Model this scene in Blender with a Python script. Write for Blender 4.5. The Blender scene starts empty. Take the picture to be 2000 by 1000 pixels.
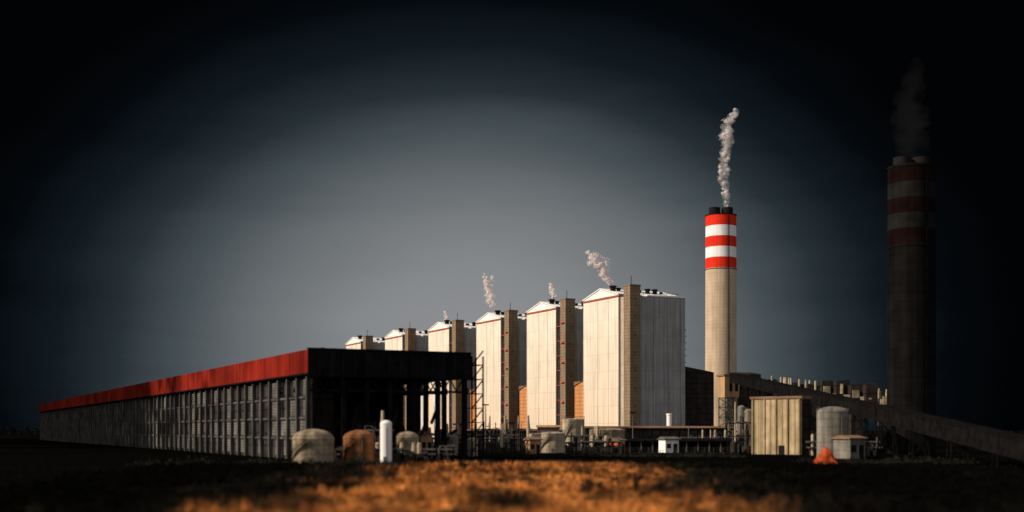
import bpy, math, random, bmesh
import numpy as np
from mathutils import Vector, noise as mnoise
random.seed(7); rng=np.random.default_rng(7)
scene=bpy.context.scene
CAMH=8.0; F=2400.0
def bx(px,D): return (px-1000)*D/F          # bearing -> lateral metres
def bz(py,D): return CAMH+(840-py)*D/F
ROW=math.radians(26)

# ---------------------------------------------------------------- materials
def nd(nt,t,**k):
    n=nt.nodes.new(t)
    for a,b in k.items(): setattr(n,a,b)
    return n
def mat(name,col,var=.2,scale=.15,panel=None,streak=.25,rough=.9,dirt=None,lines=None,spec=.04):
    m=bpy.data.materials.new(name); m.use_nodes=True; nt=m.node_tree; L=nt.links
    b=nt.nodes['Principled BSDF']; b.inputs['Roughness'].default_value=rough
    b.inputs['Specular IOR Level'].default_value=spec
    tc=nd(nt,'ShaderNodeTexCoord'); sep=nd(nt,'ShaderNodeSeparateXYZ'); L.new(tc.outputs['Object'],sep.inputs[0])
    n1=nd(nt,'ShaderNodeTexNoise'); n1.inputs['Scale'].default_value=scale; n1.inputs['Detail'].default_value=6; L.new(tc.outputs['Object'],n1.inputs['Vector'])
    mr=nd(nt,'ShaderNodeMapRange'); mr.inputs[1].default_value=.3; mr.inputs[2].default_value=.7; mr.inputs[3].default_value=1-var; mr.inputs[4].default_value=1+var
    L.new(n1.outputs[0],mr.inputs[0]); cur=mr.outputs[0]
    def mul(a,bb):
        x=nd(nt,'ShaderNodeMath',operation='MULTIPLY'); L.new(a,x.inputs[0]); L.new(bb,x.inputs[1]); return x.outputs[0]
    if streak:
        mp=nd(nt,'ShaderNodeMapping'); mp.inputs['Scale'].default_value=(1,1,.04); L.new(tc.outputs['Object'],mp.inputs[0])
        n2=nd(nt,'ShaderNodeTexNoise'); n2.inputs['Scale'].default_value=.5; n2.inputs['Detail'].default_value=5; L.new(mp.outputs[0],n2.inputs['Vector'])
        m2=nd(nt,'ShaderNodeMapRange'); m2.inputs[1].default_value=.35; m2.inputs[2].default_value=.65; m2.inputs[3].default_value=1-streak; m2.inputs[4].default_value=1.05
        L.new(n2.outputs[0],m2.inputs[0]); cur=mul(cur,m2.outputs[0])
    if panel:
        add=nd(nt,'ShaderNodeMath',operation='ADD'); L.new(sep.outputs[0],add.inputs[0]); L.new(sep.outputs[1],add.inputs[1])
        cb=nd(nt,'ShaderNodeCombineXYZ'); L.new(add.outputs[0],cb.inputs[0]); L.new(sep.outputs[2],cb.inputs[1])
        br=nd(nt,'ShaderNodeTexBrick'); br.offset=0; br.inputs['Scale'].default_value=1
        br.inputs['Brick Width'].default_value=panel[0]; br.inputs['Row Height'].default_value=panel[1]; br.inputs['Mortar Size'].default_value=panel[2]; br.inputs['Mortar Smooth'].default_value=.3
        br.inputs['Color1'].default_value=(1,1,1,1); br.inputs['Color2'].default_value=(panel[3],)*3+(1,); br.inputs['Mortar'].default_value=(panel[4],)*3+(1,)
        L.new(cb.outputs[0],br.inputs['Vector']); bw=nd(nt,'ShaderNodeRGBToBW'); L.new(br.outputs[0],bw.inputs[0]); cur=mul(cur,bw.outputs[0])
    if lines:
        w=nd(nt,'ShaderNodeMath',operation='MODULO'); L.new(sep.outputs[2],w.inputs[0]); w.inputs[1].default_value=lines[0]
        g=nd(nt,'ShaderNodeMath',operation='LESS_THAN'); L.new(w.outputs[0],g.inputs[0]); g.inputs[1].default_value=lines[1]
        m3=nd(nt,'ShaderNodeMapRange'); m3.inputs[3].default_value=1; m3.inputs[4].default_value=lines[2]; L.new(g.outputs[0],m3.inputs[0]); cur=mul(cur,m3.outputs[0])
    colsrc=None
    if dirt:
        m4=nd(nt,'ShaderNodeMapRange'); m4.inputs[1].default_value=0; m4.inputs[2].default_value=dirt[1]; m4.inputs[3].default_value=.95; m4.inputs[4].default_value=0
        L.new(sep.outputs[2],m4.inputs[0])
        mx=nd(nt,'ShaderNodeMix',data_type='RGBA'); L.new(mul(m4.outputs[0],n1.outputs[0]),mx.inputs[0]); 
        mx.inputs[6].default_value=(*col,1); mx.inputs[7].default_value=(*dirt[0],1); colsrc=mx.outputs[2]
    vm=nd(nt,'ShaderNodeVectorMath',operation='SCALE'); L.new(cur,vm.inputs['Scale'])
    if colsrc: L.new(colsrc,vm.inputs[0])
    else: vm.inputs[0].default_value=col
    L.new(vm.outputs[0],b.inputs['Base Color'])
    return m
M={}
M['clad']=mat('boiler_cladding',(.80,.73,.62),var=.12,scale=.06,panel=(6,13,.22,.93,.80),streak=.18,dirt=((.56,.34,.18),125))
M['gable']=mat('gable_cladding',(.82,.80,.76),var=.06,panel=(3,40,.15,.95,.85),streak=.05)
M['cladB']=mat('boiler_shaded_cladding',(.36,.345,.335),var=.14,scale=.08,panel=(5,13,.2,.9,.80),streak=.28)  # greyer cladding for faces turned from the sun, shade in the colour
M['conc']=mat('tower_concrete',(.24,.17,.11),var=.15,scale=.2,lines=(2.4,.7,.8),streak=.2)
M['strip']=mat('dark_recess_grille',(.05,.04,.036),var=.3,scale=.5,panel=(2,3,.3,.7,.5))  # grille pattern, darkened to carry the recess shade; also used for tower windows
M['stripL']=mat('corner_shaded_cladding',(.50,.42,.33),var=.1,panel=(3,8,.2,.9,.7))  # cream cladding toned down, recess shade put into the colour
M['red']=mat('red_paint',(.68,.03,.012),var=.1,streak=.15,rough=.6)
M['rust']=mat('red_trim',(.40,.09,.05),var=.2,streak=0)
M['white']=mat('white_paint',(.82,.80,.77),var=.05,streak=.12,rough=.6)
M['brick']=mat('annex_brick',(.54,.23,.09),var=.15,lines=(3,.8,.75),streak=.2)
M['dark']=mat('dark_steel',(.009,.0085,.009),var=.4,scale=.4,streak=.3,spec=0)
M['dkbrown']=mat('dark_cladding',(.032,.026,.023),var=.3,scale=.2,lines=(4,.6,.6),streak=.3,spec=.01)
M['black']=mat('soot_metal',(.016,.014,.014),var=.2,streak=0,spec=0)
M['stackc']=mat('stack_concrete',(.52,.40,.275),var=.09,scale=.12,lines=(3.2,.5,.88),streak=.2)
M['stackd']=mat('darkened_stack_concrete',(.0090,.0082,.0080),var=.3,lines=(3.2,.5,.85),streak=.4,spec=0)  # concrete colour lowered to hold the darkness of the frame edge
M['redD']=mat('darkened_red',(.0095,.005,.0045),var=.35,spec=0); M['whiteD']=mat('darkened_white',(.014,.0133,.013),var=.35,spec=0)  # band colours darkened likewise, edge shade painted in
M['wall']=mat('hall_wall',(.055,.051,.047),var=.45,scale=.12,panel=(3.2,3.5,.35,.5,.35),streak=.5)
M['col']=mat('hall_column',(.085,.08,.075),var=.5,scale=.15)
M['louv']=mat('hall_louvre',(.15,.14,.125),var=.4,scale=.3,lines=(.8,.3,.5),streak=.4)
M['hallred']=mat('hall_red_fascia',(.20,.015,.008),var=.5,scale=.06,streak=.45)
M['tank']=mat('tank_cream',(.46,.37,.26),var=.2,scale=.4,lines=(2.2,.2,.7),streak=.5)
M['tankf']=mat('tank_weathered',(.32,.25,.17),var=.3,scale=.5,lines=(2.2,.2,.6),streak=.6)
M['tankr']=mat('tank_rusty',(.28,.12,.05),var=.35,scale=.4,lines=(2.2,.2,.7),streak=.6)
M['tankg']=mat('tank_grey',(.22,.20,.17),var=.25,scale=.4,lines=(2.2,.2,.7),streak=.5)
M['steel']=mat('galvanised',(.13,.12,.11),var=.3,scale=1,streak=.3)
M['tan']=mat('tan_plaster',(.46,.29,.15),var=.15,streak=.3)
M['orange']=mat('orange_lit_wall',(.68,.15,.03),var=.15,streak=.3)  # wall colour carries the orange of the low sunlight
M['bunk']=mat('bunker_sheet',(.50,.38,.22),var=.25,scale=.3,panel=(2.2,30,.25,.75,.55),streak=.5)
M['roof']=mat('shed_roof',(.2,.12,.08),var=.25,streak=0)
M['shedw']=mat('shed_wall',(.026,.020,.017),var=.4,scale=.3,panel=(6,12,.5,.6,.5))

# ---------------------------------------------------------------- mesh helpers
def empty(name,loc=(0,0,0),rz=0):
    e=bpy.data.objects.new(name,None); e.location=loc; e.rotation_euler=(0,0,rz); scene.collection.objects.link(e); return e
def obj(name,verts,faces,mats,parent=None,midx=None,smooth=False):
    me=bpy.data.meshes.new(name); me.from_pydata([tuple(v) for v in verts],[],faces)
    if not isinstance(mats,(list,tuple)): mats=[mats]
    for m in mats: me.materials.append(m)
    if midx:
        for p,i in zip(me.polygons,midx): p.material_index=i
    if smooth:
        for p in me.polygons: p.use_smooth=True
    me.update(); o=bpy.data.objects.new(name,me); scene.collection.objects.link(o)
    if parent: o.parent=parent
    return o
BF=[(0,3,2,1),(4,5,6,7),(0,1,5,4),(1,2,6,5),(2,3,7,6),(3,0,4,7)]
class MB:
    def __init__(s): s.v=[];s.f=[]
    def box(s,x0,x1,y0,y1,z0,z1,tz=None):
        k=len(s.v); tz=tz or (z1,z1,z1,z1)
        s.v+=[(x0,y0,z0),(x1,y0,z0),(x1,y1,z0),(x0,y1,z0),(x0,y0,tz[0]),(x1,y0,tz[1]),(x1,y1,tz[2]),(x0,y1,tz[3])]
        s.f+=[tuple(k+i for i in q) for q in BF]; return s
    def beam(s,a,b,w=.3,h=None):
        h=h or w; a=Vector(a);b=Vector(b); d=(b-a).normalized(); up=Vector((0,0,1)) if abs(d.z)<.95 else Vector((0,1,0))
        sx=d.cross(up).normalized()*w/2; sz=sx.cross(d).normalized()*h/2; k=len(s.v)
        for p in (a,b):
            for q in (-sx-sz,sx-sz,sx+sz,-sx+sz): s.v.append(tuple(p+q))
        s.f+=[(k,k+1,k+2,k+3),(k+7,k+6,k+5,k+4)]+[(k+i,k+4+i,k+4+(i+1)%4,k+(i+1)%4) for i in range(4)]; return s
    def lathe(s,cx,cy,prof,n=32):   # prof [(r,z)...]
        k=len(s.v)
        for r,z in prof:
            for i in range(n):
                a=2*math.pi*i/n; s.v.append((cx+r*math.cos(a),cy+r*math.sin(a),z))
        for j in range(len(prof)-1):
            for i in range(n):
                i2=(i+1)%n; s.f.append((k+j*n+i,k+j*n+i2,k+(j+1)*n+i2,k+(j+1)*n+i))
        s.f.append(tuple(k+i for i in reversed(range(n)))); s.f.append(tuple(k+(len(prof)-1)*n+i for i in range(n))); return s
    def make(s,name,m,parent=None,smooth=False): return obj(name,s.v,s.f,m,parent,smooth=smooth)
def box(name,m,p,*a,**k): return MB().box(*a,**k).make(name,m,p)

# ---------------------------------------------------------------- boiler houses
def boiler(X,D,k):
    e=empty('boiler_house',(X,D,0),ROW)
    H=108;R=114.5;W=54;L0=7;L1=60;mid=(L0+L1)/2
    v=[(0,L0,0),(W,L0,0),(W,L1,0),(0,L1,0),(0,L0,H),(W,L0,H),(W,L1,H),(0,L1,H)]
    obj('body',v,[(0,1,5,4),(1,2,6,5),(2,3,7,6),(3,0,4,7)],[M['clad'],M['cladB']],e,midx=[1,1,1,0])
    ov=.8
    obj('gable_wall',[(-.3,L0,H-.2),(-.3,L1,H-.2),(-.3,mid,R-.4),(W,L0,H-.2),(W,L1,H-.2),(W,mid,R-.4)],[(1,0,2),(3,4,5)],M['gable'],e)
    obj('roof',[(-ov,L0-ov,H),(W+ov,L0-ov,H),(W+ov,mid,R),(-ov,mid,R),(W+ov,L1+ov,H),(-ov,L1+ov,H),
        (-ov,L0-ov,H+.7),(W+ov,L0-ov,H+.7),(W+ov,mid,R+.7),(-ov,mid,R+.7),(W+ov,L1+ov,H+.7),(-ov,L1+ov,H+.7)],
        [(0,1,2,3),(3,2,4,5),(6,9,8,7),(9,11,10,8),(0,3,9,6),(3,5,11,9),(0,6,7,1),(1,7,8,2),(2,8,10,4),(5,4,10,11)],M['white'],e)
    box('eave_trim',M['rust'],e,-.7,-.3,L0+.2,L1-.2,H-1.5,H-.5)
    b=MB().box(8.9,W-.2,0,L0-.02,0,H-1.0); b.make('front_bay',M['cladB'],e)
    box('bay_parapet',M['white'],e,20,W+.4,-.5,L0-1.0,H-.98,H+.6,tz=(H-.2,H+.6,H+.9,H+.3))
    box('corner_infill',M['stripL'] if k==0 else M['strip'],e,1.5,8.88,.3,L0-.02,0,H-2)
    if k:
        g=MB()
        for z in range(8,104,12): g.box(.4,1.48,.8,L0-.6,z,z+.5)
        g.make('infill_platforms',M['rust'],e)
    box('stair_tower',M['conc'],e,0,8.8,-9,-.02,0,H+5)
    box('stair_tower_cap',M['conc'],e,-.3,9.1,-9.3,.2,H+5.02,H+6)
    MB().beam((4,-4,H+6),(4,-4,H+13),.35).make('lightning_mast',M['black'],e)
    if k in (1,2):
        g=MB()
        for z in range(14,108,16): g.box(-1.3,-.02,-7,-2,z,z+.45); g.box(-1.3,-1.2,-7,-2,z+.45,z+1.6)
        g.make('tower_landings',M['rust'],e)
    g=MB()
    for z in range(12,106,13): g.box(3.9,4.9,-9.12,-9.02,z,z+1.0)
    g.make('tower_windows',M['strip'],e)
    g=MB()
    for y in (L0+.4,22,38,L1-.4): g.box(-.25,-.02,y-.2,y+.2,0,H-1.6)
    g.make('wall_ribs',M['clad'],e)
    g=MB()
    for x in (14,26,38,50): g.box(x-.25,x+.25,-.35,-.02,0,H-1.2)
    g.make('bay_ribs',M['cladB'],e)
    g=MB().box(-.2,-.03,24,36,0,9).box(-.2,-.03,42,48,0,6); g.make('doors',M['dark'],e)
    g=MB()
    for x,y,r,t in ((4,22,2.1,116.3),(10,24,1.5,115.2),(30,15,1.7,114.5),(36.5,15,1.7,114.5),(24,17,1.3,113.3),(44,18,1.0,113)):
        g.lathe(x,y,[(r,108.9),(r,t-1.2),(r*1.35,t-1.2),(r*1.35,t-.2),(r*.8,t)],20)
    for x in range(14,52,5): g.beam((x,3,H-1),(x,3,H+2.2),.2)
    g.beam((14,3,H+2.1),(50,3,H+2.1),.2)
    g.make('roof_vents',M['black'],e)
    box('annex',M['brick'],e,.5,24,L1+1,L1+15,0,46,tz=(46,46,42,42))
    box('annex_roof',M['roof'],e,0,24.5,L1+.9,L1+15.5,46.02,46.8,tz=(46.8,46.8,42.8,42.8))
    box('duct_tower',M['dkbrown'],e,W+.02,W+12,20,50,0,90,tz=(91,87,87,91))
    box('precipitator',M['dkbrown'],e,W+.3,W+38,17,19.9,0,58,tz=(58.5,53,53,58.5))
    box('precipitator_body',M['dkbrown'],e,W+12.1,W+38,20,60,0,52)
    g=MB()
    for z in range(60,90,5): g.box(W+.1,W+13.5,18.4,19.98,z,z+.5)
    g.make('duct_walkways',M['steel'],e)
    return e
pos=[(81.75,900),(39,995),(-6.8,1090),(-58,1187),(-112,1285),(-168,1385)]
for i,(x,d) in enumerate(pos): boiler(x,d,i)

# ---------------------------------------------------------------- chimneys
def chimney(X,D,r,Ht,bands,cm,rm,wm,flue,n=64):
    e=empty('chimney_stack',(X,D,0))
    bh=bands; zs=[0,Ht*.25,Ht*.5,Ht-5*bh,Ht-4*bh,Ht-3*bh,Ht-2*bh,Ht-bh,Ht]
    mi=[0,0,0,1,2,1,2,1]; v=[];f=[];mx=[]
    for z in zs:
        rr=r*(1.04-.04*z/Ht)
        for i in range(n): a=2*math.pi*i/n; v.append((rr*math.cos(a),rr*math.sin(a),z))
    for j in range(len(zs)-1):
        for i in range(n):
            f.append((j*n+i,j*n+(i+1)%n,(j+1)*n+(i+1)%n,(j+1)*n+i)); mx.append(mi[j])
    k=len(v)-n; f.append(tuple(range(k,k+n))); mx.append(0)
    obj('shaft',v,f,[cm,rm,wm],e,midx=mx,smooth=False)
    g=MB(); fr=r*.37
    for s in (-1,1): g.lathe(s*r*.42,0,[(fr,Ht),(fr,Ht+flue),(fr*.8,Ht+flue),(fr*.8,Ht+flue-1)],28)
    g.make('flues',M['black'],e)
    g=MB()
    for z in (Ht-bh*5-1,):
        g.lathe(0,0,[(r*1.01,z),(r*1.04,z+.01),(r*1.04,z+.5),(r*1.0,z+.5)],48)
    g.lathe(0,0,[(r*1.0,Ht),(r*1.03,Ht+.01),(r*1.03,Ht+.8),(r*.95,Ht+.8)],48)
    g.make('platforms',M['dark'],e)
    g=MB(); g.box(-.35,.35,-r*1.06,-r*1.045,2,Ht-1)
    g.make('ladder',M['dark'],e).rotation_euler=(0,0,.35)
    return e
chimney(bx(1408,1150),1150,14.2,208,9.85,M['stackc'],M['red'],M['white'],8)
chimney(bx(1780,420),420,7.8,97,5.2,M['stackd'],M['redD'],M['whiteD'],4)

# ---------------------------------------------------------------- steam plumes
def smokemat(name,col,dens,scale,lo=.42):
    m=bpy.data.materials.new(name); m.use_nodes=True; nt=m.node_tree; nt.nodes.remove(nt.nodes['Principled BSDF'])
    out=[n for n in nt.nodes if n.type=='OUTPUT_MATERIAL'][0]
    v=nd(nt,'ShaderNodeVolumePrincipled'); v.inputs['Color'].default_value=(*col,1); v.inputs['Anisotropy'].default_value=.0
    tc=nd(nt,'ShaderNodeTexCoord'); n=nd(nt,'ShaderNodeTexNoise'); n.inputs['Scale'].default_value=scale; n.inputs['Detail'].default_value=4
    nt.links.new(tc.outputs['Object'],n.inputs['Vector'])
    r=nd(nt,'ShaderNodeMapRange'); r.inputs[1].default_value=lo; r.inputs[2].default_value=lo+.16; r.inputs[3].default_value=0; r.inputs[4].default_value=dens
    nt.links.new(n.outputs[0],r.inputs[0]); nt.links.new(r.outputs[0],v.inputs['Density']); nt.links.new(v.outputs[0],out.inputs['Volume'])
    return m
def plume(D,pts,m,lump=.35,dy=0,seed=0):
    P=[(Vector((bx(a,D),D+dy,bz(b,D))),r*D/F) for a,b,r in pts]
    v=[];f=[];n=20;S=10;rings=0
    for i in range(len(P)-1):
        for j in range(S+(1 if i==len(P)-2 else 0)):
            t=j/S; 
            c=P[i][0].lerp(P[i+1][0],t); r=P[i][1]*(1-t)+P[i+1][1]*t
            g=(i*S+j)/((len(P)-1)*S)
            if g>.93: r*=max(.15,1-((g-.93)/.07)**2)
            if g<.04: r*=.6+g*10
            for k in range(n):
                a=2*math.pi*k/n
                q=Vector((c.x+math.cos(a)*r,c.y+math.sin(a)*r,c.z))
                nn=mnoise.noise(q*(1.1/r*.6)+Vector((seed*9,0,0)))
                v.append((c.x+math.cos(a)*r*(1+lump*2*nn),c.y+math.sin(a)*r*(1+lump*2*nn),c.z+nn*r*.3))
            rings+=1
    for j in range(rings-1):
        for k in range(n): f.append((j*n+k,j*n+(k+1)%n,(j+1)*n+(k+1)%n,(j+1)*n+k))
    f.append(tuple(reversed(range(n)))); f.append(tuple((rings-1)*n+k for k in range(n)))
    return obj('steam_plume',v,f,m,smooth=True)
vap=bpy.data.materials.new('vapour'); vap.use_nodes=True; _n=vap.node_tree; _n.nodes.remove(_n.nodes['Principled BSDF'])
_o=[n for n in _n.nodes if n.type=='OUTPUT_MATERIAL'][0]; _d=nd(_n,'ShaderNodeBsdfDiffuse'); _d.inputs[0].default_value=(.97,.91,.90,1)
_t=nd(_n,'ShaderNodeBsdfTranslucent'); _t.inputs[0].default_value=(.97,.91,.90,1); _m=nd(_n,'ShaderNodeMixShader'); _m.inputs[0].default_value=.5
_n.links.new(_d.outputs[0],_m.inputs[1]); _n.links.new(_t.outputs[0],_m.inputs[2]); _n.links.new(_m.outputs[0],_o.inputs[0])
def wisps(D,pts,count,s,seed,mt=None):
    R=np.random.default_rng(seed); P=[(np.array((bx(a,D),D,bz(b,D))),r*D/F) for a,b,r in pts]; V=[]
    lens=[np.linalg.norm(P[i+1][0]-P[i][0])*(P[i][1]+P[i+1][1]) for i in range(len(P)-1)]; tot=sum(lens)
    puffs=[]
    for i,l in enumerate(lens):
        for _ in range(max(3,int(60*l/tot))):
            t=R.random(); c=P[i][0]*(1-t)+P[i+1][0]*t; r=P[i][1]*(1-t)+P[i+1][1]*t
            puffs.append((c+R.normal(0,.42,3)*r,r*R.uniform(.22,.55)))
    for _ in range(count):
        c,r=puffs[R.integers(len(puffs))]; p=c+R.normal(0,.55,3)*r
        V.append(p+R.normal(0,s,(3,3)))
    V=np.concatenate(V); n=len(V)//3
    obj('steam_plume',V.tolist(),[(3*i,3*i+1,3*i+2) for i in range(n)],mt or vap)
wisps(922,[(1195,556,3),(1186,546,9),(1177,527,9),(1166,512,11),(1158,500,9),(1148,492,5)],17000,.2,1)
wisps(922,[(1180,526,3),(1186,514,7),(1172,502,5)],900,.2,5)
wisps(1017,[(1080,584,2),(1080,574,6),(1077,562,5),(1075,553,2)],4500,.2,2)
wisps(1112,[(965,602,3),(959,588,8),(955,572,9),(950,552,6),(946,536,4)],12000,.22,3)
wisps(1112,[(957,564,3),(963,552,4),(960,540,3)],600,.22,6)
wisps(1209,[(871,628,3),(871,618,4),(868,608,2)],1700,.22,4)
s1=smokemat('stack_smoke',(.97,.93,.91),.16,.16,.42)
plume(1150,[(1419,405,6),(1417,375,8),(1413,340,9),(1416,305,10),(1422,270,12),(1419,243,12),(1432,226,10),(1439,212,6)],s1)
wisps(1150,[(1419,405,4),(1416,375,7),(1412,340,9),(1414,305,10),(1420,270,12),(1417,243,11),(1432,226,9),(1439,214,5)],13000,.25,11)
s3=smokemat('dimmed_smoke',(.08,.076,.08),.014,.12,.34)  # smoke colour dimmed with the stack, edge darkness put into it
plume(420,[(1782,318,22),(1780,290,32),(1776,240,36),(1778,190,30),(1784,140,18),(1790,110,10)],s3,seed=8,lump=.25)

# ---------------------------------------------------------------- long hall with red fascia
hx,hy=-53,320
h=empty('long_process_hall',(hx,hy,0),ROW); Lh=760; Wd=46
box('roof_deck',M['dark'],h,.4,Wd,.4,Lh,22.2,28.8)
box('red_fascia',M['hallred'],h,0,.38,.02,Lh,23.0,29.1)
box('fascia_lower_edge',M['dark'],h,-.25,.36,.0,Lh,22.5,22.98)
box('dark_fascia',M['dark'],h,-.1,Wd+.3,-.1,.38,22.0,29.2)  # front band coloured near black to stand for its shade
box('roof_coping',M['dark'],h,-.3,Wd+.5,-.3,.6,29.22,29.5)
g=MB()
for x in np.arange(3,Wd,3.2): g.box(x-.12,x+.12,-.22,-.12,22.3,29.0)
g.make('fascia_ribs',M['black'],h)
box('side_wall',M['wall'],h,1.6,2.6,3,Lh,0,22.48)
g=MB()
for i,y in enumerate(np.arange(4,Lh,9.5)): g.box(.5,1.58,y-.5,y+.5,0,22.4)
for z in (5.5,11,16.5): g.box(1.2,1.58,4,Lh,z,z+.5)
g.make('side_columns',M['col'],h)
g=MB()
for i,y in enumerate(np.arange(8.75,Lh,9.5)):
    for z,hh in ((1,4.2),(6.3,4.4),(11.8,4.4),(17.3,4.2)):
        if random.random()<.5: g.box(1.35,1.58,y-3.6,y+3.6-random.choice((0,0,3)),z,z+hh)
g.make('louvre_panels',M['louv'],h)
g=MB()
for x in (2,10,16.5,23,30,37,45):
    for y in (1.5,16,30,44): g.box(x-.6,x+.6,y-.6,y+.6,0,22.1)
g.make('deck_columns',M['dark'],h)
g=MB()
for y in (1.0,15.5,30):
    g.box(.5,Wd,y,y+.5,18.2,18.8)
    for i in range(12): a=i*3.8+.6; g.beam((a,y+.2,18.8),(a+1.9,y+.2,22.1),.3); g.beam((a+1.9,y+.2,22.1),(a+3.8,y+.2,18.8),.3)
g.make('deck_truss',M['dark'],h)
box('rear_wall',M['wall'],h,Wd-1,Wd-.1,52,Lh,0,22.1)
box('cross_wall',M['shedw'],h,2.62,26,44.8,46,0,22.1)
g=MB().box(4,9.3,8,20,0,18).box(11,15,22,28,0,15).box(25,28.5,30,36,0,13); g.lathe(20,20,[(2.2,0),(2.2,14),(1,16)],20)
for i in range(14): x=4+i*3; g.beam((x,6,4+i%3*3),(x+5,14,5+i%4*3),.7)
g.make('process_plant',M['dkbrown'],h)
g=MB()
for x in (Wd+.6,Wd+4): 
    for y in (0,5): g.beam((x,y,0),(x,y,28.5),.35)
for i,z in enumerate(range(2,28,4)):
    g.box(Wd+.5,Wd+4.2,-.2,5.2,z,z+.2); g.beam((Wd+.6,-.1,z),(Wd+4,-.1,z+4),.3)
g.make('escape_stair',M['dark'],h)
g=MB()
for i in range(16): y=20+i*40; g.lathe(10,y,[(1.1,28.82),(1.1,30.2),(1.5,30.3),(.4,31)],14)
g.make('roof_cowls',M['dark'],h)

# ---------------------------------------------------------------- tanks
def tank(name,px,D,r,ht,m,dome=.12,rail=True,stair=True):
    e=empty(name,(bx(px,D),D,0))
    g=MB(); z0=0
    prof=[(r*1.02,z0),(r*1.02,z0+.25),(r,z0+.25),(r,ht),(r*1.02,ht+.02),(r*1.02,ht+.15)]
    for i in range(1,7): a=i/6; prof.append((r*max(.03,math.cos(a*math.pi/2)),ht+.15+r*dome*2*math.sin(a*math.pi/2)))
    g.lathe(0,0,prof,40); o=g.make('shell',m,e,smooth=False)
    if rail:
        g=MB(); n=20
        for i in range(n):
            a=2*math.pi*i/n;b=2*math.pi*(i+1)/n
            p=(r*1.0*math.cos(a),r*math.sin(a),ht+.1);q=(r*math.cos(b),r*math.sin(b),ht+1.2)
            g.beam(p,(p[0],p[1],ht+1.2),.07); g.beam((p[0],p[1],ht+1.2),q,.07)
        g.make('railing',M['steel'],e)
    if stair:
        g=MB()
        for i in range(22):
            a=math.pi*1.05+i*.06; z=ht*(i+1)/22
            g.box(math.cos(a)*(r+.5)-.45,math.cos(a)*(r+.5)+.45,math.sin(a)*(r+.5)-.3,math.sin(a)*(r+.5)+.3,z-.12,z)
            g.beam((math.cos(a)*(r+.9),math.sin(a)*(r+.9),0 if i==0 else z-ht/22),(math.cos(a)*(r+.9),math.sin(a)*(r+.9),z+1),.07)
        g.make('spiral_stair',M['dark'],e)
    g=MB().beam((r*.3,-r-.6,0),(r*.3,-r-.6,ht*.9),.22).beam((r*.3,-r-.6,ht*.9),(r*.3,-r+.1,ht*.9),.22).box(-.5,.5,-r-.15,-r+.1,.4,1.6)
    g.make('pipe_and_manhole',M['steel'],e)
    return e
tank('storage_tank',612,292,4.9,5.8,M['tankf'],.24,rail=False)
tank('storage_tank',702,300,3.9,6.0,M['tankr'],.24,rail=False)
tank('storage_silo',754,296,1.4,9.4,M['white'],.3,stair=False,rail=False)
tank('storage_tank',795,312,3.0,6.0,M['tankf'],.26,rail=False)
tank('storage_silo',922,372,1.7,4.6,M['tank'],.3,stair=False)
tank('storage_tank',1045,420,2.2,6.6,M['tank'],.05)
tank('storage_tank',1079,432,4.4,6.6,M['tank'],.08)
tank('storage_tank',1120,478,4.3,12.0,M['tank'],.05)
tank('storage_tank',1186,495,7.2,7.8,M['tankf'],.07)
tank('storage_silo',828,480,1.35,21,M['white'],.3,rail=False,stair=False)
tank('storage_silo',853,480,1.35,21.5,M['white'],.3,rail=False,stair=False)
tank('storage_tank',1626,350,4.4,13.0,M['tankg'],.18,stair=False)
tank('storage_silo',1462,470,1.6,15.0,M['tankf'],.3,rail=False,stair=False)
tank('storage_silo',1448,500,1.6,17.0,M['tankg'],.3,rail=False,stair=False)
tank('storage_tank',985,455,2.6,5.2,M['tankg'],.15)
tank('storage_tank',880,400,2.4,5.6,M['tankg'],.15)

# ---------------------------------------------------------------- pipe racks and yard equipment
def piperack(px0,px1,D,ht,seed,dep=9):
    R=random.Random(seed); x0,x1=bx(px0,D),bx(px1,D)
    e=empty('pipe_rack',(x0,D,0)); W=x1-x0; g=MB(); n=max(2,int(W/4))
    for i in range(n+1):
        x=W*i/n
        for y in (0,dep/2,dep): g.beam((x,y,0),(x,y,ht*R.uniform(.8,1.15)),.28)
        for z in (ht*.45,ht*.8): g.beam((x,0,z),(x,dep,z),.25)
    for z in (ht*.45,ht*.8): g.beam((0,0,z),(W,0,z),.28); g.beam((0,dep,z),(W,dep,z),.28)
    g.make('frame',M['dark'],e)
    g=MB()
    for i in range(9):
        z=R.choice([ht*.45,ht*.8])+.35; y=R.uniform(.3,dep-.3); g.beam((-1,y,z),(W+1,y,z),R.uniform(.2,.5))
    for i in range(int(W*1.3)):
        x=R.uniform(0,W);y=R.uniform(-1.5,dep);z=R.uniform(1,ht*1.2); g.beam((x,y,0),(x,y,z),R.uniform(.12,.4))
        g.beam((x,y,z),(x+R.uniform(-2,2),y,z),R.uniform(.12,.35))
    g.make('pipes',M['steel'],e)
    g=MB()
    for i in range(int(W/2.4)):
        x=R.uniform(0,W);y=R.uniform(-3,dep); r=R.uniform(.5,1.3); z=R.uniform(1.5,ht*.8); g.lathe(x,y,[(r,0),(r,z),(r*.6,z+r*.4)],16)
        x=R.uniform(0,W-2); g.box(x,x+R.uniform(1,3),-3,-1.5,0,R.uniform(1,3))
    g.make('vessels',M['dkbrown'],e)
    g=MB()
    for i in range(int(W/4)):
        x=R.uniform(0,W); r=R.uniform(.3,.7); g.lathe(x,R.uniform(-2,dep),[(r,0),(r,R.uniform(ht*.7,ht*1.35)),(r*.7,ht*1.36)],14)
    g.make('exhaust_pipes',M['tank'],e)
piperack(850,1005,405,7.5,1); piperack(945,1035,470,10,2); piperack(1088,1175,440,7.0,3); piperack(1140,1215,430,4.5,4); piperack(770,850,372,6.5,5)
piperack(1340,1475,470,6,6); piperack(1425,1490,560,9,7); piperack(1590,1720,380,5,8)
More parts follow.
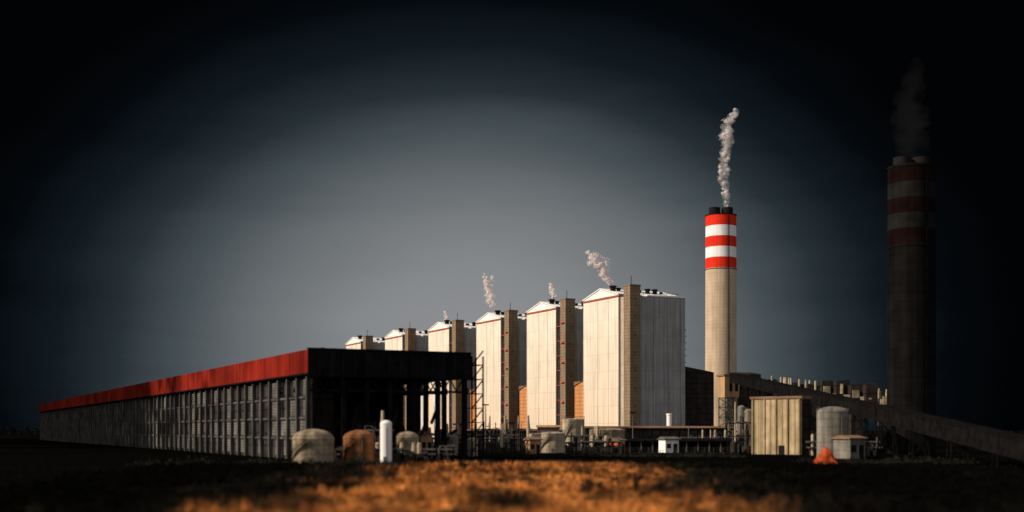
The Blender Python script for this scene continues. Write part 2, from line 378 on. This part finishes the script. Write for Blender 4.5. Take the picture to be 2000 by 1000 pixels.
piperack(655,885,304,3.6,9,dep=3); piperack(700,760,310,9.5,10,dep=4); piperack(1425,1480,420,13,11,dep=6)

def shed(name,px0,px1,D,dep,ht,wm,rm,bays=6,open_=False,rot=0):
    x0,x1=bx(px0,D),bx(px1,D); W=x1-x0; e=empty(name,(x0,D,0),rot)
    if not open_:
        box('walls',wm,e,0,W,0,dep,0,ht)
        g=MB(); gg=MB()
        for i in range(bays):
            c=W*(i+.5)/bays; g.box(c-W/bays*.3,c+W/bays*.3,-.12,-.02,0 if i%2 else ht*.35,ht*.7)
            gg.box(W*i/bays-.15,W*i/bays+.15,-.25,-.02,0,ht-.1)
        g.make('doors_and_windows',M['black'],e); gg.make('pilasters',wm,e)
    else:
        g=MB()
        for i in range(bays+1): g.box(W*i/bays-.2,W*i/bays+.2,0,.4,0,ht); g.box(W*i/bays-.2,W*i/bays+.2,dep-.4,dep,0,ht)
        g.make('posts',M['steel'],e); box('back_wall',wm,e,0,W,dep+.02,dep+.3,0,ht)
    obj('roof',[(-.6,-.6,ht+.02),(W+.6,-.6,ht+.02),(W+.6,dep+.6,ht+.02),(-.6,dep+.6,ht+.02),(-.6,dep/2,ht+1.1),(W+.6,dep/2,ht+1.1),(-.6,-.6,ht+.35),(W+.6,-.6,ht+.35)],
        [(0,3,2,1),(6,7,5,4),(4,5,2,3),(0,1,7,6),(0,6,4,3),(1,2,5,7)],rm,e)
    return e
shed('long_low_shed',1145,1432,600,22,8.9,M['shedw'],M['roof'],bays=16)
shed('long_low_shed',905,1110,640,22,7.6,M['shedw'],M['roof'],bays=10)
shed('open_store_shed',1208,1452,442,9,3.9,M['dkbrown'],M['dark'],bays=11,open_=True)
shed('workshop_hut',1207,1232,438,7,4.2,M['orange'],M['roof'],bays=2,rot=.9)
shed('workshop_hut',1300,1328,432,6,4.6,M['white'],M['steel'],bays=2,rot=.3)
shed('workshop_hut',1660,1700,340,7,5.5,M['tankg'],M['roof'],bays=2,rot=.5)
shed('pump_house',822,850,345,7,6.6,M['tan'],M['roof'],bays=2,rot=.7)
shed('pump_house',1035,1058,412,4,4.6,M['tan'],M['roof'],bays=2,rot=.4)
shed('pump_house',1050,1092,560,7,9.2,M['roof'],M['tan'],bays=3)
e=empty('small_exhaust_stack',(bx(1307,615),615,0)); MB().lathe(0,0,[(1.3,0),(1.3,15.4),(1.5,15.5),(1.5,16.2),(1.0,16.3)],20).make('pipe',M['white'],e)
MB().lathe(0,0,[(2,0),(2,.6),(1.4,.7)],20).make('base',M['steel'],e)

def lamp(px,D,ht):
    e=empty('flood_light_mast',(bx(px,D),D,0)); MB().lathe(0,0,[(.3,0),(.14,ht)],10).make('pole',M['steel'],e)
    g=MB().box(-1.4,1.4,-.2,.2,ht,ht+.2)
    for x in (-1.2,-.4,.4,1.2): g.box(x-.3,x+.3,-.6,-.1,ht-.3,ht+.35)
    g.make('lamp_heads',M['dark'],e)
for a in ((948,560,19.5),(1236,560,16),(1000,520,11),(985,520,12),(893,430,10),(1345,520,11)): lamp(*a)

# ---------------------------------------------------------------- coal conveyor
cv=empty('coal_conveyor')
A=Vector((108,598,33.5)); B=Vector((104,205,.6)); g=MB(); g.beam(A,B,4.2,3.4); g.make('gallery',M['dark'],cv)
g=MB(); off=Vector((0,0,1.95)); g.beam(A+off,B+off,4.7,.3); 
for s in(-2.2,2.2):
    o=Vector((s,0,-1.9)); g.beam(A+o,B+o,.3,.5)
g.make('gallery_roof',M['dark'],cv)
g=MB()
for i in range(1,14):
    t=i/14; c=A.lerp(B,t); zt=c.z-1.8
    for s in (-1,1):
        for q in (-1.5,1.5): g.beam((c.x+s*(1.8+zt*.06),c.y+q,0),(c.x+s*1.7,c.y+q*.6,zt),.35)
    k=int(zt//5)
    for j in range(k): z0=j*zt/k;z1=(j+1)*zt/k; g.beam((c.x-2.5,c.y-1.2,z0),(c.x+2.5,c.y-1.2,z1),.22); g.beam((c.x+2.5,c.y-1.2,z0),(c.x-2.5,c.y-1.2,z1),.22)
g.make('trestles',M['dark'],cv)
e=empty('transfer_tower',(bx(1425,604),604,0),ROW*.6)
box('head_house',M['tan'],e,-4,4.5,-3,5,24,34.5); box('head_house_roof',M['roof'],e,-4.6,5.2,-3.6,5.6,34.52,35.4)
MB().box(-1.5,0,-3.1,-3.02,27,31).box(1.5,3,-3.1,-3.02,27,31).make('windows',M['black'],e)
g=MB()
for x in(-3.6,4.1):
    for y in(-2.6,4.6): g.beam((x,y,0),(x,y,24),.45)
for j in range(5):
    z=j*4.8
    for y in(-2.6,4.6): g.beam((-3.6,y,z),(4.1,y,z+4.8),.25); g.beam((4.1,y,z),(-3.6,y,z+4.8),.25); g.beam((-3.6,y,z+4.8),(4.1,y,z+4.8),.3)
g.make('steel_frame',M['steel'],e)
e=empty('crusher_house',(bx(1440,618),618,0),ROW*.4)
box('lower_block',M['dkbrown'],e,0,15,0,14,0,33); box('upper_block',M['dkbrown'],e,-.5,13,1,12,33.02,37.2,tz=(35.6,36.2,37.6,37.6))
MB().box(1,4,-.1,-.02,8,11).box(6,9,-.1,-.02,8,11).box(11,14,-.1,-.02,8,11).box(1,4,-.1,-.02,20,23).box(6,9,-.1,-.02,20,23).make('windows',M['black'],e)
e=empty('screening_plant',(bx(1500,590),590,0))
g=MB(); gp=MB()
R=random.Random(4)
for i in range(9):
    x=i*5.0; zt=33-i*.9+R.uniform(-1.5,2); y=-i*6; g.box(x,x+R.uniform(4.5,6.5),y,y+9,R.choice((0,10,14)),zt,tz=(zt,zt-R.uniform(-1,2),zt-R.uniform(-1,2),zt))
    if i%2==0: gp.box(x+.5,x+3.5,y-1.2,y-.05,zt-6,zt-2.5)
g.make('housings',M['dkbrown'],e); gp.make('pale_housings',M['tankf'],e)
g=MB()
for i in range(9):
    x=i*5.0+.5; y=-i*6+.3
    for q in (0,4): g.beam((x+q,y,0),(x+q,y,24),.4)
    g.beam((x,y,3),(x+4,y,12),.25); g.beam((x+4,y,3),(x,y,12),.25)
g.make('supports',M['dark'],e)
g=MB()
for i in range(30):
    x=R.uniform(0,44); y=-x/5*6-.4; z=32-x*.2; 
    if i%2: g.lathe(x,y+3,[(.5,z-2),(.5,z+R.uniform(.6,2.4)),(.3,z+2.5)],10)
    else: g.box(x,x+R.uniform(1,3),y-.6,y-.3,z-R.uniform(3,8),z-2.5)
g.make('vents_and_chutes',M['tank'],e)

e=empty('coal_bunker',(bx(1565,395),395,0),math.radians(50))
box('walls',M['bunk'],e,0,6,0,18,0,18.2); box('roof',M['roof'],e,-.4,6.4,-.4,18.4,18.22,19.0)
box('shade_wall',M['dkbrown'],e,.5,6.02,-.3,-.02,0,18)  # dark sheet on the side away from the sun, paints its shade
g=MB()
for y in (0.6,4.8,9,13.2,17.4): g.box(-.4,-.02,y-.25,y+.25,0,18.1)
g.make('stiffeners',M['bunk'],e)
MB().box(-.15,-.02,6,8,0,3).make('opening',M['black'],e)
v=[];f=[];n=28
for j in range(9):
    for i in range(n):
        a=2*math.pi*i/n; r=3.0*(1-j/8)**.8*(1+.5*mnoise.noise(Vector((math.cos(a)*1.4,math.sin(a)*1.4,j*.25))))+.03
        v.append((r*math.cos(a)-.1*j,r*.8*math.sin(a),4.2*(j/8)**.9))
for j in range(8):
    for i in range(n): f.append((j*n+i,j*n+(i+1)%n,(j+1)*n+(i+1)%n,(j+1)*n+i))
o=obj('clay_heap',v,f,mat('clay',(.34,.06,.02),var=.45,scale=1.2,streak=0),smooth=True); o.location=(bx(1618,290),290,0)

# ---------------------------------------------------------------- ground
def gh(x,y):
    if y<90 or y>285: return 0
    w=min(1,(285-y)/50,(y-90)/20) ; w=max(0,w)
    return w*(1.3*mnoise.noise(Vector((x*.018,y*.03,1)))+.8*mnoise.noise(Vector((x*.06,y*.08,5)))+.3)
xs=np.concatenate([[-9000,-4000,-1500,-700,-400,-250],np.linspace(-180,180,150),[250,400,700,1500,4000,9000]])
ys=np.concatenate([[-400,-100,0,60],np.linspace(90,290,120),[330,400,500,700,1000,1500,2500,5000,12000]])
v=[(x,y,gh(x,y)) for y in ys for x in xs]; nx=len(xs)
f=[(j*nx+i,j*nx+i+1,(j+1)*nx+i+1,(j+1)*nx+i) for j in range(len(ys)-1) for i in range(nx-1)]
def groundmat(name,bright=1.0):
    m=bpy.data.materials.new(name); m.use_nodes=True; nt=m.node_tree; L=nt.links; b=nt.nodes['Principled BSDF']; b.inputs['Roughness'].default_value=1; b.inputs['Specular IOR Level'].default_value=0
    geo=nd(nt,'ShaderNodeTexCoord'); sep=nd(nt,'ShaderNodeSeparateXYZ'); L.new(geo.outputs['Object'],sep.inputs[0])
    mp=nd(nt,'ShaderNodeMapping'); mp.inputs['Scale'].default_value=(.08,.04,.05); mp.inputs['Location'].default_value=(1.7,2.2,0); L.new(geo.outputs['Object'],mp.inputs[0])
    n=nd(nt,'ShaderNodeTexNoise'); n.inputs['Scale'].default_value=1; n.inputs['Detail'].default_value=9; n.inputs['Roughness'].default_value=.70; L.new(mp.outputs[0],n.inputs['Vector'])
    n2=nd(nt,'ShaderNodeTexNoise'); n2.inputs['Scale'].default_value=.7; n2.inputs['Detail'].default_value=5; L.new(geo.outputs['Object'],n2.inputs['Vector'])
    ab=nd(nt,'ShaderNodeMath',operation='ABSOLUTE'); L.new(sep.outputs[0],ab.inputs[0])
    side=nd(nt,'ShaderNodeMapRange'); side.inputs[1].default_value=14; side.inputs[2].default_value=52; side.inputs[3].default_value=0.09; side.inputs[4].default_value=-.28; L.new(ab.outputs[0],side.inputs[0])  # vignette painted into the ground: colour darkens away from the centre line
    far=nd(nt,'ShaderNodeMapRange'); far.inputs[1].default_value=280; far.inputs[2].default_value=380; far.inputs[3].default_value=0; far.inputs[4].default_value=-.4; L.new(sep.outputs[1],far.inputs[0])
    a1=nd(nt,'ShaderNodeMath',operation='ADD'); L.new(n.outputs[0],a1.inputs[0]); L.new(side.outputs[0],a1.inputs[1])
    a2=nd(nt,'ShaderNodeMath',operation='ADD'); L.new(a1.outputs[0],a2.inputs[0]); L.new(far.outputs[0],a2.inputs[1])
    r=nd(nt,'ShaderNodeValToRGB'); L.new(a2.outputs[0],r.inputs[0]); cr=r.color_ramp
    k=bright
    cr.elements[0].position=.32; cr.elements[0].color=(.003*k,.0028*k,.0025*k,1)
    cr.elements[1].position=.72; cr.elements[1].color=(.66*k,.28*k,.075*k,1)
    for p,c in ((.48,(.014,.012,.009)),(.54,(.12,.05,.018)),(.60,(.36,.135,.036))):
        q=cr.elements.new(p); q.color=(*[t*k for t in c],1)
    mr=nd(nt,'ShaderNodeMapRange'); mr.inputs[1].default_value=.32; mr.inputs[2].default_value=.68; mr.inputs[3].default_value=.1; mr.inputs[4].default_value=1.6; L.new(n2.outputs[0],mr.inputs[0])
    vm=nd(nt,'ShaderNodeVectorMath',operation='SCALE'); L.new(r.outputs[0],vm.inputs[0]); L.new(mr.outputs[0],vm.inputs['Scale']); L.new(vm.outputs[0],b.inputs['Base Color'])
    return m
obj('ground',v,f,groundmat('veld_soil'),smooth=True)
T=11000; B_=14
tx=rng.uniform(-75,75,T); ty=98+185*rng.random(T)**1.25; th=rng.uniform(.35,1.6,T)
gx=np.repeat(tx,B_)+rng.normal(0,.2,T*B_); gy=np.repeat(ty,B_)+rng.normal(0,.2,T*B_); N=T*B_
hts=np.repeat(th,B_)*rng.uniform(.5,1,N); ww=rng.uniform(.03,.08,N); an=rng.uniform(0,math.pi,N)
tz=np.array([gh(a,b_) for a,b_ in zip(tx,ty)]); zz=np.repeat(tz,B_)
V=np.zeros((N,3,3))
V[:,0]=np.stack([gx-ww*np.cos(an),gy-ww*np.sin(an),zz-.08],1); V[:,1]=np.stack([gx+ww*np.cos(an),gy+ww*np.sin(an),zz-.08],1)
V[:,2]=np.stack([gx+rng.normal(0,.22,N),gy+rng.normal(0,.22,N),zz+hts],1)
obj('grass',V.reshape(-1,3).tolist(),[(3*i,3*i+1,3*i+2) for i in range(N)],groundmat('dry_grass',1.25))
leaf=mat('shrub_leaf',(.014,.015,.010),var=.5,scale=2,streak=0)
def shrub(x,y,r,hh,n,name='shrub'):
    v=[];f=[];z=gh(x,y)
    lobes=[(random.uniform(-.5,.5)*r,random.uniform(-.5,.5)*r,random.uniform(.35,.8)*hh,random.uniform(.35,.6)) for _ in range(7)]
    for i in range(n):
        lx,ly,lz,lr=random.choice(lobes); d=Vector((random.gauss(0,1),random.gauss(0,1),random.gauss(0,1))).normalized()*lr*random.uniform(.5,1.05)
        c=Vector((x+lx+d.x*r,y+ly+d.y*r,max(z+.05,z+lz+d.z*hh*.7))); s=random.uniform(.06,.14)*r
        k=len(v)
        for _ in range(3): v.append(c+Vector((random.gauss(0,s),random.gauss(0,s),random.gauss(0,s))))
        f.append((k,k+1,k+2))
    for i in range(5): 
        a=random.uniform(0,6.28); m=MB().beam((x,y,z-.1),(x+math.cos(a)*r*.5,y+math.sin(a)*r*.5,z+hh*.6),.08*r); k=len(v); v+=m.v; f+=[tuple(k+q for q in t) for t in m.f]
    obj(name,v,f,leaf)
for px,D,r,hh in ((1148,152,1.0,2.2),(1172,160,.7,1.3),(1243,150,.7,2.3),(1200,185,1.0,1.3),(905,230,1.1,1.5),(1330,215,1.2,1.4),(760,190,1.3,1.4),(1035,250,1.0,1.3)):
    shrub(bx(px,D),D,r,hh,420)
v=[];f=[]
for i in range(17000):
    x=random.uniform(-85,115); y=rng.uniform(268,292) if x<-24 else 375+random.uniform(-14,14)
    if x>70: y=300+random.uniform(-10,10)
    t=max(0,mnoise.noise(Vector((x*.13,y*.1,3)))+.3); z=random.random()**1.4*2.6*t
    s=random.uniform(.1,.3); c=Vector((x,y,z)); k=len(v)
    for _ in range(3): v.append(c+Vector((random.gauss(0,s),random.gauss(0,s),random.gauss(0,s*.8))))
    f.append((k,k+1,k+2))
obj('scrub_belt',v,f,leaf)
e=empty('perimeter_fence'); g=MB()
for x in np.arange(-22,72,3.0): g.beam((x,396,0),(x,396,2.4),.09)
for z in (.8,1.6,2.3): g.beam((-22,396,z),(71,396,z),.04)
g.make('posts_and_wires',M['steel'],e)
v=[];f=[]
for i in range(9000):
    x=random.uniform(-2300,2300); y=2100+random.uniform(-40,40); t=.4+.8*max(0,mnoise.noise(Vector((x*.01,0,9)))+.4)
    z=random.random()*11*t; s=2.2; c=Vector((x,y,z)); k=len(v)
    for _ in range(3): v.append(c+Vector((random.gauss(0,s),random.gauss(0,s),random.gauss(0,s))))
    f.append((k,k+1,k+2))
obj('distant_trees',v,f,mat('far_leaf',(.006,.0065,.005),var=.4,scale=.1,streak=0,spec=0))

# ---------------------------------------------------------------- added unseen cloud, shades the far end of the hall
sd=Vector((-.95,-.24,0)).normalized(); el=math.radians(30)
sv=Vector((sd.x*math.cos(el),sd.y*math.cos(el),math.sin(el)))
cm=mat('shade_cloud_grey',(.5,.5,.52),var=.15,scale=.01,streak=0,rough=1)
def cloud(p0,p1,z,wd,th,seed):
    R=random.Random(seed); bm=bmesh.new()
    def puff(x,y,r,i,t_,sub=3):
        ret=bmesh.ops.create_icosphere(bm,subdivisions=sub,radius=1)
        for q in ret['verts']:
            d=q.co.copy(); nn=1+.45*mnoise.noise(d*2.2+Vector((i*3,seed,0)))+.2*mnoise.noise(d*6)
            q.co=Vector((x+d.x*r*nn,y+d.y*r*nn,z+(d.z*t_*nn if d.z>0 else d.z*t_*.35)))
    for i in range(26):
        t=R.random()
        puff(p0[0]*(1-t)+p1[0]*t+R.gauss(0,wd*.3),p0[1]*(1-t)+p1[1]*t+R.gauss(0,wd*.3),wd*R.uniform(.35,.65),i,th)
    d=Vector((p0[0]-p1[0],p0[1]-p1[1],0)).normalized(); s=Vector((-d.y,d.x,0))
    for i in range(420):
        a=R.random()**1.5*225; o=R.gauss(0,70); r=R.uniform(3,11)*(1-a/330)
        puff(p0[0]+d.x*a+s.x*o,p0[1]+d.y*a+s.y*o,r,i,r*.6,sub=2)
    me=bpy.data.meshes.new('shade_cloud'); bm.to_mesh(me); bm.free(); me.materials.append(cm)
    for p in me.polygons: p.use_smooth=True
    o=bpy.data.objects.new('shade_cloud',me); scene.collection.objects.link(o)
cloud((-1000,415),(-1240,845),500,110,60,3)

# ---------------------------------------------------------------- sun + sky
sl=bpy.data.lights.new('sun','SUN'); sl.energy=5.0; sl.angle=math.radians(.5); sl.color=(1,.87,.72)
so=bpy.data.objects.new('sun',sl); so.rotation_euler=sv.to_track_quat('Z','Y').to_euler(); so.location=(-300,0,400); scene.collection.objects.link(so)
w=bpy.data.worlds.new('World'); scene.world=w; w.use_nodes=True; nt=w.node_tree; L=nt.links; bg=nt.nodes['Background']
sky=nd(nt,'ShaderNodeTexSky',sky_type='NISHITA'); sky.sun_disc=False; sky.sun_elevation=el; sky.sun_rotation=math.atan2(sd.x,sd.y); sky.dust_density=3
tc=nd(nt,'ShaderNodeTexCoord'); sep=nd(nt,'ShaderNodeSeparateXYZ'); L.new(tc.outputs['Generated'],sep.inputs[0])
def mth(op,a,b=None):
    x=nd(nt,'ShaderNodeMath',operation=op)
    for i,q in enumerate((a,b)):
        if q is None: continue
        if isinstance(q,(int,float)): x.inputs[i].default_value=q
        else: L.new(q,x.inputs[i])
    return x.outputs[0]
az=mth('ARCTAN2',sep.outputs[0],sep.outputs[1]); ele=mth('ARCSINE',sep.outputs[2])
u=mth('DIVIDE',mth('SUBTRACT',az,-.03),.325); vv=mth('DIVIDE',mth('SUBTRACT',ele,.06),.245)
r=mth('SQRT',mth('ADD',mth('MULTIPLY',u,u),mth('MULTIPLY',vv,vv)))
mp=nd(nt,'ShaderNodeMapping'); mp.inputs['Scale'].default_value=(3,3,16); L.new(tc.outputs['Generated'],mp.inputs[0])
cn=nd(nt,'ShaderNodeTexNoise'); cn.inputs['Scale'].default_value=1.3; cn.inputs['Detail'].default_value=7; cn.inputs['Roughness'].default_value=.6; L.new(mp.outputs[0],cn.inputs['Vector'])
r2=mth('ADD',r,mth('MULTIPLY',mth('SUBTRACT',cn.outputs[0],.5),.12))
rr=mth('DIVIDE',r2,6.0)
cr=nd(nt,'ShaderNodeValToRGB'); L.new(rr,cr.inputs[0]); c=cr.color_ramp
stops=[(0,(.275,.28,.292)),(.3,(.235,.245,.257)),(.55,(.140,.155,.165)),(.72,(.064,.081,.090)),(.87,(.020,.029,.035)),(1.0,(.006,.0105,.0145)),(1.15,(.0016,.0026,.0038)),(1.3,(.0006,.0008,.0012)),(3.4,(.001,.0015,.002)),(5.2,(.44,.43,.43))]
c.elements[0].position=0; c.elements[0].color=(*stops[0][1],1); c.elements[1].position=stops[-1][0]/6; c.elements[1].color=(*stops[-1][1],1)
for p,col in stops[1:-1]: q=c.elements.new(p/6); q.color=(*col,1)
sk=nd(nt,'ShaderNodeVectorMath',operation='SCALE'); L.new(sky.outputs[0],sk.inputs[0]); sk.inputs['Scale'].default_value=.10
fc=nd(nt,'ShaderNodeMapRange'); L.new(r,fc.inputs[0]); fc.inputs[1].default_value=3.4; fc.inputs[2].default_value=5.2; fc.inputs[3].default_value=0; fc.inputs[4].default_value=.12
mx=nd(nt,'ShaderNodeMix',data_type='RGBA'); L.new(fc.outputs[0],mx.inputs[0]); L.new(cr.outputs[0],mx.inputs[6]); L.new(sk.outputs[0],mx.inputs[7])
L.new(mx.outputs[2],bg.inputs[0]); bg.inputs[1].default_value=1

# ---------------------------------------------------------------- camera
cam=bpy.data.cameras.new('camera'); co=bpy.data.objects.new('camera',cam); scene.collection.objects.link(co); scene.camera=co
co.location=(0,0,CAMH); co.rotation_euler=(math.radians(90),0,0); cam.sensor_width=36; cam.lens=43.2; cam.shift_y=.17
cam.clip_start=1; cam.clip_end=20000
cam.dof.use_dof=True; cam.dof.focus_distance=800; cam.dof.aperture_fstop=.043/.75
scene.view_settings.view_transform='Standard'; scene.view_settings.look='None'; scene.view_settings.exposure=0
